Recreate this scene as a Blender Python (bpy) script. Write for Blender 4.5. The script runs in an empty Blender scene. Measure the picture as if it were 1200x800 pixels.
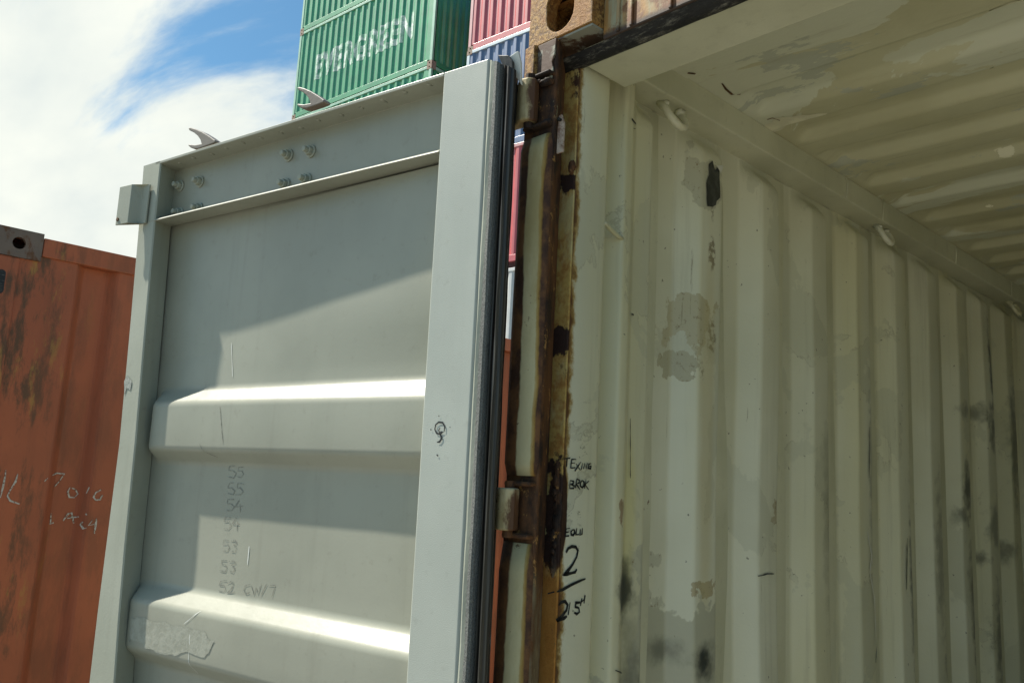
import bpy, bmesh, math, random
from mathutils import Vector, Matrix, noise
random.seed(7)
R = math.radians
SC = bpy.context.scene
COL = SC.collection

# ------------------------------------------------------------------ camera
F, YAW, PITCH, ROLL = 1010.7, 0.7635, 0.1687, 0.0519
CAM = Vector((1.1186, -1.0729, 1.6388))
FW = Vector((-math.cos(YAW)*math.cos(PITCH), math.sin(YAW)*math.cos(PITCH), math.sin(PITCH)))
_r = FW.cross(Vector((0, 0, 1))).normalized(); _u = _r.cross(FW)
RT = _r*math.cos(ROLL) + _u*math.sin(ROLL); UP = -_r*math.sin(ROLL) + _u*math.cos(ROLL)
cam = bpy.data.objects.new('camera', bpy.data.cameras.new('camera'))
cam.matrix_world = Matrix(((RT.x, UP.x, -FW.x, CAM.x), (RT.y, UP.y, -FW.y, CAM.y), (RT.z, UP.z, -FW.z, CAM.z), (0, 0, 0, 1)))
cam.data.sensor_width = 36; cam.data.lens = 36*F/1200
cam.data.clip_start = 0.02; cam.data.clip_end = 3000
COL.objects.link(cam); SC.camera = cam

def hit(px, py, P, n):
    """where the sight line through a point of the photograph meets a surface of the place"""
    d = FW + RT*((px-600)/F) + UP*((400-py)/F)
    P = Vector(P); n = Vector(n)
    return CAM + d*((P-CAM).dot(n)/d.dot(n))

# ------------------------------------------------------------------ light
SUN = Vector((-0.194, -0.098, 0.28)).normalized()
EL = math.asin(SUN.z); AZ = math.atan2(SUN.x, SUN.y)      # azimuth from +Y towards +X
w = bpy.data.worlds.new('World'); SC.world = w; w.use_nodes = True
nt = w.node_tree; N = nt.nodes; L = nt.links
for n_ in list(N): N.remove(n_)
def nd(t, tree=None, **kw):
    o = (tree or nt).nodes.new(t)
    for k, v in kw.items(): setattr(o, k, v)
    return o
sky = nd('ShaderNodeTexSky', sky_type='NISHITA'); sky.sun_disc = False
sky.sun_elevation = EL; sky.sun_rotation = AZ; sky.air_density = 1.0; sky.dust_density = 0.6; sky.ozone_density = 1.0
tc = nd('ShaderNodeTexCoord')
sep = nd('ShaderNodeSeparateXYZ'); L.new(tc.outputs['Generated'], sep.inputs[0])
zz = nd('ShaderNodeMath', operation='MAXIMUM'); L.new(sep.outputs[2], zz.inputs[0]); zz.inputs[1].default_value = 0.0
za = nd('ShaderNodeMath', operation='ADD'); L.new(zz.outputs[0], za.inputs[0]); za.inputs[1].default_value = 0.25
dx = nd('ShaderNodeMath', operation='DIVIDE'); L.new(sep.outputs[0], dx.inputs[0]); L.new(za.outputs[0], dx.inputs[1])
dy = nd('ShaderNodeMath', operation='DIVIDE'); L.new(sep.outputs[1], dy.inputs[0]); L.new(za.outputs[0], dy.inputs[1])
cb = nd('ShaderNodeCombineXYZ'); L.new(dx.outputs[0], cb.inputs[0]); L.new(dy.outputs[0], cb.inputs[1])
mp = nd('ShaderNodeMapping'); mp.inputs['Location'].default_value = (3.1, 1.4, 0); mp.inputs['Rotation'].default_value = (0, 0, R(25)); mp.inputs['Scale'].default_value = (1.0, 1.9, 1)
L.new(cb.outputs[0], mp.inputs[0])
nz = nd('ShaderNodeTexNoise'); nz.inputs['Scale'].default_value = 1.5; nz.inputs['Detail'].default_value = 9; nz.inputs['Roughness'].default_value = 0.58; nz.inputs['Distortion'].default_value = 0.5
L.new(mp.outputs[0], nz.inputs['Vector'])
# a bank of cloud that covers one side of the sky and thins out towards the other
edge = nd('ShaderNodeVectorMath', operation='DOT_PRODUCT'); L.new(tc.outputs['Generated'], edge.inputs[0])
CEN = (hit(60, 170, (0, 0, 0), (1, 0, 0))-CAM).normalized(); CLEAR = (hit(335, 40, (0, 0, 0), (1, 0, 0))-CAM).normalized()
EDGE_AXIS = (CEN-CLEAR).normalized()
edge.inputs[1].default_value = EDGE_AXIS
e2 = nd('ShaderNodeMath', operation='MULTIPLY_ADD'); L.new(edge.outputs['Value'], e2.inputs[0]); e2.inputs[1].default_value = 1.45; e2.inputs[2].default_value = 0.23
e3 = nd('ShaderNodeMath', operation='ADD'); L.new(e2.outputs[0], e3.inputs[0]); nb_ = nd('ShaderNodeMath', operation='MULTIPLY_ADD'); L.new(nz.outputs[0], nb_.inputs[0]); nb_.inputs[1].default_value = 1.5; nb_.inputs[2].default_value = -0.21
L.new(nb_.outputs[0], e3.inputs[1])
cr = nd('ShaderNodeMapRange', interpolation_type='SMOOTHSTEP'); L.new(e3.outputs[0], cr.inputs[0])
far = nd('ShaderNodeVectorMath', operation='DOT_PRODUCT'); L.new(tc.outputs['Generated'], far.inputs[0]); far.inputs[1].default_value = CEN
fr_ = nd('ShaderNodeMapRange', interpolation_type='SMOOTHSTEP'); L.new(far.outputs['Value'], fr_.inputs[0]); fr_.inputs['From Min'].default_value = 0.35; fr_.inputs['From Max'].default_value = 0.85; fr_.inputs['To Min'].default_value = 0.10
cm = nd('ShaderNodeMath', operation='MULTIPLY'); L.new(cr.outputs[0], cm.inputs[0]); L.new(fr_.outputs[0], cm.inputs[1])
cr.inputs['From Min'].default_value = 0.52; cr.inputs['From Max'].default_value = 0.84
nz2 = nd('ShaderNodeTexNoise'); nz2.inputs['Scale'].default_value = 4.2; nz2.inputs['Detail'].default_value = 6
L.new(mp.outputs[0], nz2.inputs['Vector'])
cc = nd('ShaderNodeMix', data_type='RGBA'); L.new(nz2.outputs[0], cc.inputs[0])
cc.inputs[6].default_value = (6.2, 6.9, 6.9, 1); cc.inputs[7].default_value = (9.6, 9.7, 8.6, 1)
mx = nd('ShaderNodeMix', data_type='RGBA'); L.new(cm.outputs[0], mx.inputs[0]); tint = nd('ShaderNodeMix', data_type='RGBA', blend_type='MULTIPLY'); tint.inputs[0].default_value = 1.0; L.new(sky.outputs[0], tint.inputs[6]); tint.inputs[7].default_value = (0.72, 1.12, 1.2, 1)
L.new(tint.outputs[2], mx.inputs[6]); L.new(cc.outputs[2], mx.inputs[7])
bg = nd('ShaderNodeBackground'); bg.inputs[1].default_value = 0.06; L.new(mx.outputs[2], bg.inputs[0])
wo = nd('ShaderNodeOutputWorld'); L.new(bg.outputs[0], wo.inputs[0])

sun = bpy.data.objects.new('sun', bpy.data.lights.new('sun', 'SUN'))
sun.data.energy = 5.0; sun.data.angle = R(0.8); sun.data.color = (1.0, 0.955, 0.86)
sun.rotation_euler = SUN.to_track_quat('Z', 'Y').to_euler(); sun.location = (-5, -3, 12)
COL.objects.link(sun)
SC.view_settings.view_transform = 'Standard'; SC.view_settings.look = 'None'
SC.view_settings.exposure = 0.92; SC.view_settings.gamma = 1.0
try: SC.view_settings.use_curve_mapping = False
except Exception: pass
SC.cycles.max_bounces = 10; SC.cycles.diffuse_bounces = 7

# ------------------------------------------------------------------ helpers
def tag(o, label=None, cat=None, group=None, kind=None):
    if label: o['label'] = label
    if cat: o['category'] = cat
    if group: o['group'] = group
    if kind: o['kind'] = kind
    return o
def empty(name, loc=(0, 0, 0), rot=(0, 0, 0), parent=None):
    o = bpy.data.objects.new(name, None); COL.objects.link(o)
    o.location = loc; o.rotation_euler = rot; o.empty_display_size = 0.2
    if parent: o.parent = parent
    return o
class MB:
    def __init__(s): s.v = []; s.f = []; s.m = []
    def add(s, vs, fs, mi=0):
        b = len(s.v); s.v += [tuple(v) for v in vs]
        for f in fs: s.f.append([b+i for i in f]); s.m.append(mi)
        return s
    def box(s, a, b, mi=0):
        (x0, y0, z0), (x1, y1, z1) = a, b
        return s.add([(x0,y0,z0),(x1,y0,z0),(x1,y1,z0),(x0,y1,z0),(x0,y0,z1),(x1,y0,z1),(x1,y1,z1),(x0,y1,z1)],
                     [(0,3,2,1),(4,5,6,7),(0,1,5,4),(1,2,6,5),(2,3,7,6),(3,0,4,7)], mi)
    def prism(s, pts, fn, a, b, mi=0):
        """closed 2-D outline pts swept from a to b; fn(u,v,t) places a point"""
        n = len(pts)
        vs = [fn(u, v, a) for u, v in pts] + [fn(u, v, b) for u, v in pts]
        fs = [(i, (i+1) % n, n+(i+1) % n, n+i) for i in range(n)] + [tuple(range(n))[::-1], tuple(range(n, 2*n))]
        return s.add(vs, fs, mi)
    def tube(s, path, r, seg=8, mi=0, caps=True):
        path = [Vector(p) for p in path]; rings = []
        for i, p in enumerate(path):
            d = (path[min(i+1, len(path)-1)] - path[max(i-1, 0)]).normalized()
            a = d.orthogonal().normalized() if i == 0 else (pa - d*pa.dot(d)).normalized()
            pa = a; b = d.cross(a); rr = r[i] if isinstance(r, (list, tuple)) else r
            rings.append([p + (a*math.cos(t) + b*math.sin(t))*rr for t in [2*math.pi*k/seg for k in range(seg)]])
        vs = [v for q in rings for v in q]; fs = []
        for i in range(len(path)-1):
            for k in range(seg): fs.append((i*seg+k, i*seg+(k+1) % seg, (i+1)*seg+(k+1) % seg, (i+1)*seg+k))
        if caps: fs += [tuple(range(seg))[::-1], tuple(range((len(path)-1)*seg, len(path)*seg))]
        return s.add(vs, fs, mi)
    def grid(s, nu, nv, fn, mi=0, flip=False):
        vs = [fn(i, j) for i in range(nu) for j in range(nv)]
        fs = []
        for i in range(nu-1):
            for j in range(nv-1):
                q = (i*nv+j, (i+1)*nv+j, (i+1)*nv+j+1, i*nv+j+1); fs.append(q[::-1] if flip else q)
        return s.add(vs, fs, mi)
    def mesh(s, name, smooth=False, fix=True):
        me = bpy.data.meshes.new(name); me.from_pydata(s.v, [], s.f)
        for p, m in zip(me.polygons, s.m): p.material_index = m; p.use_smooth = smooth
        if fix:
            bm = bmesh.new(); bm.from_mesh(me); bmesh.ops.recalc_face_normals(bm, faces=bm.faces); bm.to_mesh(me); bm.free()
        return me
    def build(s, name, mats, parent=None, smooth=False, bevel=0, seg=2, fix=True, label=None):
        me = s.mesh(name, smooth, fix)
        for m in (mats if isinstance(mats, (list, tuple)) else [mats]): me.materials.append(m)
        o = bpy.data.objects.new(name, me); COL.objects.link(o)
        if parent: o.parent = parent
        if bevel:
            md = o.modifiers.new('bevel', 'BEVEL'); md.width = bevel; md.segments = seg; md.limit_method = 'ANGLE'; md.angle_limit = R(35); md.harden_normals = False
        if label: o['label'] = label
        return o
def fillet(pts, r, seg=3):
    """round the corners of an open polyline of (u, v)"""
    out = [pts[0]]
    for i in range(1, len(pts)-1):
        p, a, b = Vector(pts[i]), Vector(pts[i-1]), Vector(pts[i+1])
        la, lb = (a-p).length, (b-p).length; d = min(r, la*0.45, lb*0.45)
        q0 = p + (a-p).normalized()*d; q1 = p + (b-p).normalized()*d
        for k in range(seg+1):
            t = k/seg; out.append(tuple(q0*(1-t)**2 + p*2*t*(1-t) + q1*t*t))
    out.append(pts[-1]); return out
def lerp_profile(P):
    def f(u):
        if u <= P[0][0]: return P[0][1]
        for (a, b), (c, d) in zip(P, P[1:]):
            if u <= c: return b + (d-b)*(u-a)/(c-a) if c > a else d
        return P[-1][1]
    return f

# ------------------------------------------------------------------ materials
MAT = {}
class NB:
    """small node builder"""
    def __init__(s, name):
        s.m = bpy.data.materials.new(name); s.m.use_nodes = True; s.t = s.m.node_tree
        for n_ in list(s.t.nodes): s.t.nodes.remove(n_)
        s.out = s.t.nodes.new('ShaderNodeOutputMaterial'); s.b = s.t.nodes.new('ShaderNodeBsdfPrincipled')
        s.t.links.new(s.b.outputs[0], s.out.inputs[0]); s.tc = s.t.nodes.new('ShaderNodeTexCoord').outputs['Object']
        s.sep = None; MAT[name] = s.m
    def put(s, sock, v):
        if hasattr(v, 'node'): s.t.links.new(v, sock)
        elif v is not None: sock.default_value = v if not (isinstance(v, (tuple, list)) and len(v) == 3 and sock.type == 'RGBA') else (*v, 1)
    def map(s, scale=(1, 1, 1), loc=(0, 0, 0)):
        m = s.t.nodes.new('ShaderNodeMapping'); s.put(m.inputs[0], s.tc); m.inputs['Scale'].default_value = scale; m.inputs['Location'].default_value = loc; return m.outputs[0]
    def noise(s, sc, det=5, rough=0.55, vec=None, dist=0.0):
        n_ = s.t.nodes.new('ShaderNodeTexNoise'); s.put(n_.inputs['Vector'], vec or s.tc); n_.inputs['Scale'].default_value = sc
        n_.inputs['Detail'].default_value = det; n_.inputs['Roughness'].default_value = rough; n_.inputs['Distortion'].default_value = dist; return n_.outputs[0]
    def rng(s, v, a, b, c=0.0, d=1.0):
        n_ = s.t.nodes.new('ShaderNodeMapRange'); n_.interpolation_type = 'SMOOTHSTEP'; s.put(n_.inputs[0], v)
        for i, x in zip((1, 2, 3, 4), (a, b, c, d)): n_.inputs[i].default_value = x
        return n_.outputs[0]
    def math(s, op, a, b=None, c=None):
        n_ = s.t.nodes.new('ShaderNodeMath'); n_.operation = op; s.put(n_.inputs[0], a)
        if b is not None: s.put(n_.inputs[1], b)
        if c is not None: s.put(n_.inputs[2], c)
        return n_.outputs[0]
    def mix(s, f, a, b, mode='MIX'):
        n_ = s.t.nodes.new('ShaderNodeMix'); n_.data_type = 'RGBA'; n_.blend_type = mode
        s.put(n_.inputs[0], f); s.put(n_.inputs[6], a); s.put(n_.inputs[7], b); return n_.outputs[2]
    def xyz(s):
        if not s.sep:
            n_ = s.t.nodes.new('ShaderNodeSeparateXYZ'); s.put(n_.inputs[0], s.tc); s.sep = n_.outputs
        return s.sep
    def spot(s, c, r, hard=0.5, amp=0.5, sc=6):
        """a ragged blot about c with radii r, 1 inside and 0 outside"""
        m = s.t.nodes.new('ShaderNodeVectorMath'); m.operation = 'SUBTRACT'; s.put(m.inputs[0], s.tc); m.inputs[1].default_value = c
        d = s.t.nodes.new('ShaderNodeVectorMath'); d.operation = 'DIVIDE'; s.put(d.inputs[0], m.outputs[0]); d.inputs[1].default_value = r
        l = s.t.nodes.new('ShaderNodeVectorMath'); l.operation = 'LENGTH'; s.put(l.inputs[0], d.outputs[0])
        v = s.math('MULTIPLY_ADD', s.noise(sc, 5), amp*2, l.outputs['Value']); v = s.math('SUBTRACT', v, amp)
        return s.rng(v, 1.0, hard, 0.0, 1.0)
    def band(s, v, a, b, soft, amt=0.0, nz=None):
        if nz is not None: v = s.math('ADD', v, s.math('MULTIPLY', s.math('SUBTRACT', nz, 0.5), amt))
        return s.math('MULTIPLY', s.rng(v, a-soft, a+soft), s.rng(v, b-soft, b+soft, 1.0, 0.0))
    def done(s, col, rough=0.5, bump=None, strength=0.3, dist=0.002, metal=0.0, spec=0.4):
        s.put(s.b.inputs['Base Color'], col); s.put(s.b.inputs['Roughness'], rough); s.b.inputs['Metallic'].default_value = metal
        s.b.inputs['Specular IOR Level'].default_value = spec
        if bump is not None:
            b = s.t.nodes.new('ShaderNodeBump'); b.inputs['Strength'].default_value = strength; b.inputs['Distance'].default_value = dist
            s.put(b.inputs['Height'], bump); s.t.links.new(b.outputs[0], s.b.inputs['Normal'])
        return s.m
def paint(name, base, tint=None, rust=0.70, chips=0.74, rough=0.5, streak=0.25, rustcol=(0.11, 0.045, 0.018), bs=0.25, bscale=140, dirt=(0.09, 0.075, 0.05), spec=0.35):
    b = NB(name); tint = tint or tuple(c*0.82 for c in base)
    c = b.mix(b.rng(b.noise(2.3, 4), 0.38, 0.64), base, tint)
    st = b.noise(1.0, 5, 0.6, b.map((22, 22, 1.3)))
    c = b.mix(b.rng(st, 0.52, 0.86, 0, streak), c, dirt)
    fine = b.noise(34, 6, 0.7)
    c = b.mix(b.rng(fine, 0.56, 0.72, 0, 0.14), c, dirt)
    big = b.noise(3.1, 9, 0.68, b.map((1, 1, 0.55), (4, 2, 7)))
    c = b.mix(b.rng(big, rust, rust+0.05), c, rustcol)
    c = b.mix(b.rng(b.noise(19, 8, 0.62, b.map((1, 1, 0.6), (9, 1, 3))), chips, chips+0.02), c, tuple(x*0.8 for x in rustcol))
    rg = b.math('MULTIPLY_ADD', fine, 0.22, rough-0.11)
    return b.done(c, rg, b.math('ADD', b.noise(bscale, 3), b.math('MULTIPLY', big, 0.5)), bs, 0.0012, spec=spec)

DOOR = paint('door_paint', (0.315, 0.315, 0.250), (0.270, 0.272, 0.215), rust=0.79, chips=0.745, streak=0.22, rough=0.36, bs=0.12, spec=0.5)
STILE = paint('stile_paint', (0.41, 0.43, 0.375), (0.37, 0.39, 0.34), rust=0.80, chips=0.80, streak=0.08, rough=0.40, bs=0.35, bscale=520, spec=0.5)
EDGEP = paint('frame_paint', (0.37, 0.38, 0.31), (0.31, 0.32, 0.255), rust=0.74, chips=0.735, streak=0.22, rough=0.5, bs=0.3)
ZINC = paint('bare_steel', (0.20, 0.18, 0.155), (0.14, 0.12, 0.10), rust=0.62, chips=0.66, streak=0.3, rough=0.5, bs=0.4)
def roof_mat():
    b = NB('roof_paint'); X, Y, Z = b.xyz()
    c = b.mix(b.rng(b.noise(2.0, 5), 0.4, 0.62), (0.55, 0.535, 0.36), (0.48, 0.46, 0.29))
    pn = b.noise(2.2, 10, 0.62, b.map((0.8, 1.7, 1), (2.2, 4.1, 0)), 0.6)
    k = b.rng(b.math('ADD', pn, b.rng(Y, 1.0, 0.55, 0.0, 0.12)), 0.56, 0.568)
    c = b.mix(k, c, (0.60, 0.61, 0.47))
    c = b.mix(b.math('MULTIPLY', b.band(b.noise(3.4, 9, 0.65, b.map((0.7, 1.6, 1), (7, 1, 0))), 0.60, 0.70, 0.004), 0.8), c, (0.42, 0.44, 0.36))
    c = b.mix(b.rng(b.noise(5.2, 9, 0.6, b.map((1, 1.8, 1), (1, 8, 0))), 0.69, 0.697), c, (0.78, 0.76, 0.58))
    c = b.mix(b.rng(b.noise(1, 7, 0.7, b.map((3, 30, 1))), 0.55, 0.8, 0, 0.5), c, (0.24, 0.21, 0.11))
    c = b.mix(b.rng(b.noise(17, 8, 0.7), 0.725, 0.74), c, (0.10, 0.05, 0.02))
    return b.done(c, 0.5, b.math('ADD', pn, b.noise(90, 4)), 0.3, 0.002, spec=0.4)
CEIL = roof_mat()
RAILP = paint('rail_paint', (0.60, 0.60, 0.45), (0.50, 0.50, 0.36), rust=0.75, chips=0.73, streak=0.15, rough=0.5, bs=0.3)
WOOD = paint('plywood', (0.42, 0.35, 0.25), (0.34, 0.27, 0.18), rust=0.8, chips=0.8, rough=0.7)

# rusty corner post: cream paint left in the middle of the channel, rust at both edges
b = NB('post_paint'); X, Y, Z = b.xyz()
nz_ = b.noise(9, 8, 0.65, b.map((1, 1, 0.45))); cream = b.mix(b.rng(nz_, 0.4, 0.7), (0.50, 0.44, 0.25), (0.38, 0.31, 0.14))
rustA = b.mix(b.rng(b.noise(14, 8, 0.7), 0.4, 0.62), (0.045, 0.018, 0.008), (0.15, 0.065, 0.02))
xv = b.math('ADD', X, b.math('MULTIPLY', b.math('SUBTRACT', nz_, 0.5), 0.030))
k = b.band(xv, 0.029, 0.0700, 0.0025)
c = b.mix(k, rustA, cream)
c = b.mix(b.math('MULTIPLY', b.band(xv, 0.0660, 0.0735, 0.002), 0.75), c, (0.33, 0.20, 0.04))
c = b.mix(b.rng(b.noise(55, 5, 0.7), 0.66, 0.70), c, (0.10, 0.04, 0.015))
b.done(c, 0.72, b.noise(60, 6, 0.7), 0.6, 0.003)
# inner lip of the post: yellow ochre primer, brown scabs
b = NB('lip_rust'); X, Y, Z = b.xyz()
n1 = b.noise(6.5, 9, 0.7, b.map((1.5, 1.5, 0.8), (2.7, 0, 0.6))); n2 = b.noise(42, 7, 0.7)
c = b.mix(b.rng(n2, 0.42, 0.6), (0.47, 0.32, 0.09), (0.34, 0.17, 0.04))
c = b.mix(b.rng(n1, 0.44, 0.60), c, (0.50, 0.42, 0.19))
c = b.mix(b.rng(b.noise(8, 9, 0.72, b.map((1, 1, 0.7), (1, 5, 2.2))), 0.56, 0.61), c, (0.055, 0.022, 0.01))
for cz, rz in ((1.60, 0.10), (1.90, 0.03), (2.21, 0.02)):
    c = b.mix(b.spot((0.075, 0.06, cz), (0.06, 0.06, rz), 0.80, 1.5, 26), c, (0.03, 0.013, 0.008))
low = b.rng(Z, 1.52, 1.48); c = b.mix(b.math('MULTIPLY', low, 0.85), c, (0.46, 0.20, 0.035))
b.done(c, 0.75, b.noise(120, 6, 0.75), 0.9, 0.003)
b = NB('hinge_paint'); X, Y, Z = b.xyz(); n1 = b.noise(16, 8, 0.7, b.map((1, 1, 0.5)))
c = b.mix(b.rng(n1, 0.35, 0.62), (0.50, 0.43, 0.25), (0.34, 0.26, 0.12)); c = b.mix(b.rng(b.math('ADD', X, b.math('MULTIPLY', n1, 0.05)), 0.062, 0.070), c, (0.09, 0.04, 0.016))
c = b.mix(b.rng(b.noise(22, 8, 0.72), 0.60, 0.66), c, (0.14, 0.065, 0.02)); b.done(c, 0.6, b.noise(60, 6), 0.4, 0.002)
# deep brown recess
b = NB('recess_rust'); n1 = b.noise(12, 8, 0.7, b.map((1, 1, 0.5)))
c = b.mix(b.rng(n1, 0.40, 0.58), (0.020, 0.011, 0.007), (0.12, 0.050, 0.016)); c = b.mix(b.rng(b.noise(34, 8, 0.75), 0.58, 0.63), c, (0.32, 0.17, 0.05)); c = b.mix(b.rng(b.noise(8, 9, 0.75, b.map((1, 1, 0.5), (4, 4, 4))), 0.60, 0.63), c, (0.34, 0.31, 0.19))
X, Y, Z = b.xyz(); c = b.mix(b.math('MULTIPLY', b.rng(n1, 0.62, 0.42), b.rng(Z, 1.52, 1.46)), c, (0.20, 0.165, 0.10))
b.done(c, 0.8, n1, 0.7, 0.004)
# corner casting: scaly orange-brown rust that catches the sun
b = NB('casting_rust'); n1 = b.noise(120, 8, 0.8); n2 = b.noise(9, 7, 0.65)
c = b.mix(b.rng(n1, 0.40, 0.60), (0.085, 0.036, 0.011), (0.44, 0.255, 0.075)); c = b.mix(b.rng(n2, 0.42, 0.60, 0, 0.8), c, (0.27, 0.115, 0.024))
b.done(c, 0.6, n1, 0.9, 0.004, spec=0.25)
# header front: cream with rust runs
b = NB('header_paint'); X, Y, Z = b.xyz(); st = b.noise(1, 6, 0.65, b.map((26, 26, 2.5))); bl = b.noise(9, 8, 0.7)
c = b.mix(b.rng(b.noise(4, 5), 0.4, 0.65), (0.35, 0.33, 0.21), (0.26, 0.21, 0.11))
c = b.mix(b.rng(st, 0.42, 0.58), c, (0.34, 0.18, 0.05)); c = b.mix(b.rng(bl, 0.46, 0.54), c, (0.16, 0.065, 0.022))
c = b.mix(b.rng(b.math('ADD', Z, b.math('MULTIPLY', bl, 0.03)), 2.482, 2.468), c, (0.05, 0.03, 0.02))
b.done(c, 0.65, bl, 0.7, 0.003)
b = NB('header_under'); bl = b.noise(11, 8, 0.7); c = b.mix(b.rng(bl, 0.48, 0.56), (0.26, 0.26, 0.205), (0.07, 0.035, 0.018)); b.done(c, 0.7, bl, 0.6, 0.003)
b = NB('black_seam'); c = b.mix(b.rng(b.noise(24, 9, 0.8, b.map((1, 4, 4))), 0.50, 0.72), (0.010, 0.010, 0.010), (0.20, 0.19, 0.155)); b.done(c, 0.6, b.noise(60, 6), 0.8, 0.004)
# rubber
b = NB('rubber_black'); c = b.mix(b.rng(b.noise(1, 5, 0.6, b.map((200, 200, 3))), 0.45, 0.72), (0.020, 0.018, 0.015), (0.085, 0.078, 0.062)); b.done(c, 0.42, b.noise(50, 6), 0.3, 0.002, spec=0.45)
b = NB('rubber_grey'); n1 = b.noise(420, 5, 0.7); c = b.mix(b.rng(n1, 0.38, 0.66), (0.10, 0.104, 0.095), (0.20, 0.205, 0.19)); c = b.mix(b.rng(b.noise(7, 8, 0.7, b.map((1, 1, 0.6))), 0.58, 0.64), c, (0.03, 0.03, 0.027)); b.done(c, 0.75, n1, 1.0, 0.003)
b = NB('marker_ink'); b.done(b.mix(b.rng(b.noise(120, 4), 0.55, 0.75, 0, 0.5), (0.012, 0.013, 0.014), (0.1, 0.1, 0.09)), 0.5)
b = NB('pencil'); b.done(b.mix(b.rng(b.noise(160, 4), 0.45, 0.62), (0.20, 0.20, 0.17), (0.31, 0.31, 0.25)), 0.6)
b = NB('blistered'); bn = b.noise(55, 9, 0.75); b.done(b.mix(b.rng(bn, 0.42, 0.56), (0.295, 0.295, 0.235), (0.345, 0.345, 0.28)), 0.75, bn, 0.6, 0.002)
b = NB('chalk'); b.done(b.mix(b.rng(b.noise(120, 5), 0.48, 0.62), (0.46, 0.42, 0.36), (0.20, 0.10, 0.06)), 0.9)
b = NB('weld_grey'); b.done((0.30, 0.31, 0.27), 0.55, b.noise(200, 4), 0.8, 0.002)
b = NB('sticker_dark'); b.done(b.mix(b.rng(b.noise(30, 5), 0.45, 0.6), (0.032, 0.036, 0.033), (0.06, 0.065, 0.06)), 0.5)
b = NB('plate_metal'); b.done(b.mix(b.rng(b.noise(60, 7, 0.7), 0.42, 0.62), (0.42, 0.34, 0.27), (0.16, 0.085, 0.05)), 0.6, b.noise(90, 5), 0.5, 0.002)
b = NB('sticker_edge'); b.done((0.62, 0.63, 0.58), 0.6)
b = NB('peeled_primer'); b.done(b.mix(b.rng(b.noise(26, 6, 0.7), 0.42, 0.6), (0.36, 0.35, 0.24), (0.46, 0.45, 0.32)), 0.7)
b = NB('rust_mark'); b.done(b.mix(b.rng(b.noise(50, 6, 0.7), 0.4, 0.6), (0.06, 0.03, 0.014), (0.20, 0.10, 0.04)), 0.8)
b = NB('bare_patch'); b.done(b.mix(b.rng(b.noise(20, 6), 0.4, 0.6), (0.72, 0.70, 0.52), (0.62, 0.60, 0.44)), 0.6)

# interior wall paint with its own stains (object space = world)
b = NB('wall_paint'); X, Y, Z = b.xyz()
c = b.mix(b.rng(b.noise(1.7, 4), 0.38, 0.64), (0.66, 0.665, 0.53), (0.58, 0.58, 0.44))
c = b.mix(b.rng(b.noise(1, 4, 0.5, b.map((3.2, 3.2, 0.25), (5, 0, 1))), 0.5, 0.66, 0, 0.55), c, (0.56, 0.53, 0.30))
c = b.mix(b.rng(b.noise(1, 6, 0.65, b.map((20, 20, 0.9))), 0.54, 0.85, 0, 0.5), c, (0.16, 0.15, 0.09))
pn = b.noise(2.6, 9, 0.6, b.map((1, 1, 0.8), (3, 8, 2)), 0.4); c = b.mix(b.rng(pn, 0.565, 0.575, 0, 0.32), c, (0.40, 0.41, 0.31))
edge_ = b.math('MULTIPLY', b.band(pn, 0.563, 0.569, 0.002), b.rng(b.noise(7, 4), 0.5, 0.6)); c = b.mix(b.math('MULTIPLY', edge_, 0.35), c, (0.14, 0.12, 0.07))
gr = b.noise(70, 7, 0.75)
for y, z, ry, rz, am, sc_, cl in ((0.545, 2.36, 0.055, 0.09, 0.8, 9, (0.44, 0.44, 0.34)), (0.50, 2.02, 0.075, 0.055, 0.95, 11, (0.44, 0.41, 0.27)), (0.47, 1.93, 0.05, 0.03, 0.9, 16, (0.40, 0.38, 0.26)), (0.36, 1.47, 0.08, 0.10, 0.7, 7, (0.46, 0.46, 0.35)),
                                  (0.88, 1.62, 0.035, 0.035, 0.7, 20, (0.34, 0.28, 0.16)), (0.56, 1.45, 0.04, 0.02, 0.8, 24, (0.36, 0.30, 0.17)), (0.25, 1.60, 0.012, 0.03, 0.9, 18, (0.30, 0.22, 0.13))):
    v_ = b.spot((0.05, y, z), (0.3, ry, rz), 0.90, 2.0, sc_*1.3); c = b.mix(b.math('MULTIPLY', v_, am), c, cl)
    c = b.mix(b.math('MULTIPLY', b.math('MULTIPLY', v_, b.rng(gr, 0.56, 0.64)), 0.8), c, (0.22, 0.17, 0.09))
for y, z, ry, rz in ((0.56, 2.19, 0.018, 0.05), (0.565, 2.0, 0.02, 0.06), (0.53, 1.91, 0.012, 0.03), (0.56, 2.34, 0.01, 0.08)):
    c = b.mix(b.math('MULTIPLY', b.math('MULTIPLY', b.spot((0.05, y, z), (0.3, ry, rz), 0.5, 0.6, 20), b.rng(gr, 0.44, 0.56)), 0.85), c, (0.13, 0.10, 0.06))
sl = b.noise(1, 8, 0.75, b.map((60, 60, 3.5), (2, 1, 0))); c = b.mix(b.math('MULTIPLY', b.rng(sl, 0.655, 0.675), 0.6), c, (0.20, 0.17, 0.10))
smudge = (0.045, 0.05, 0.042)
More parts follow.
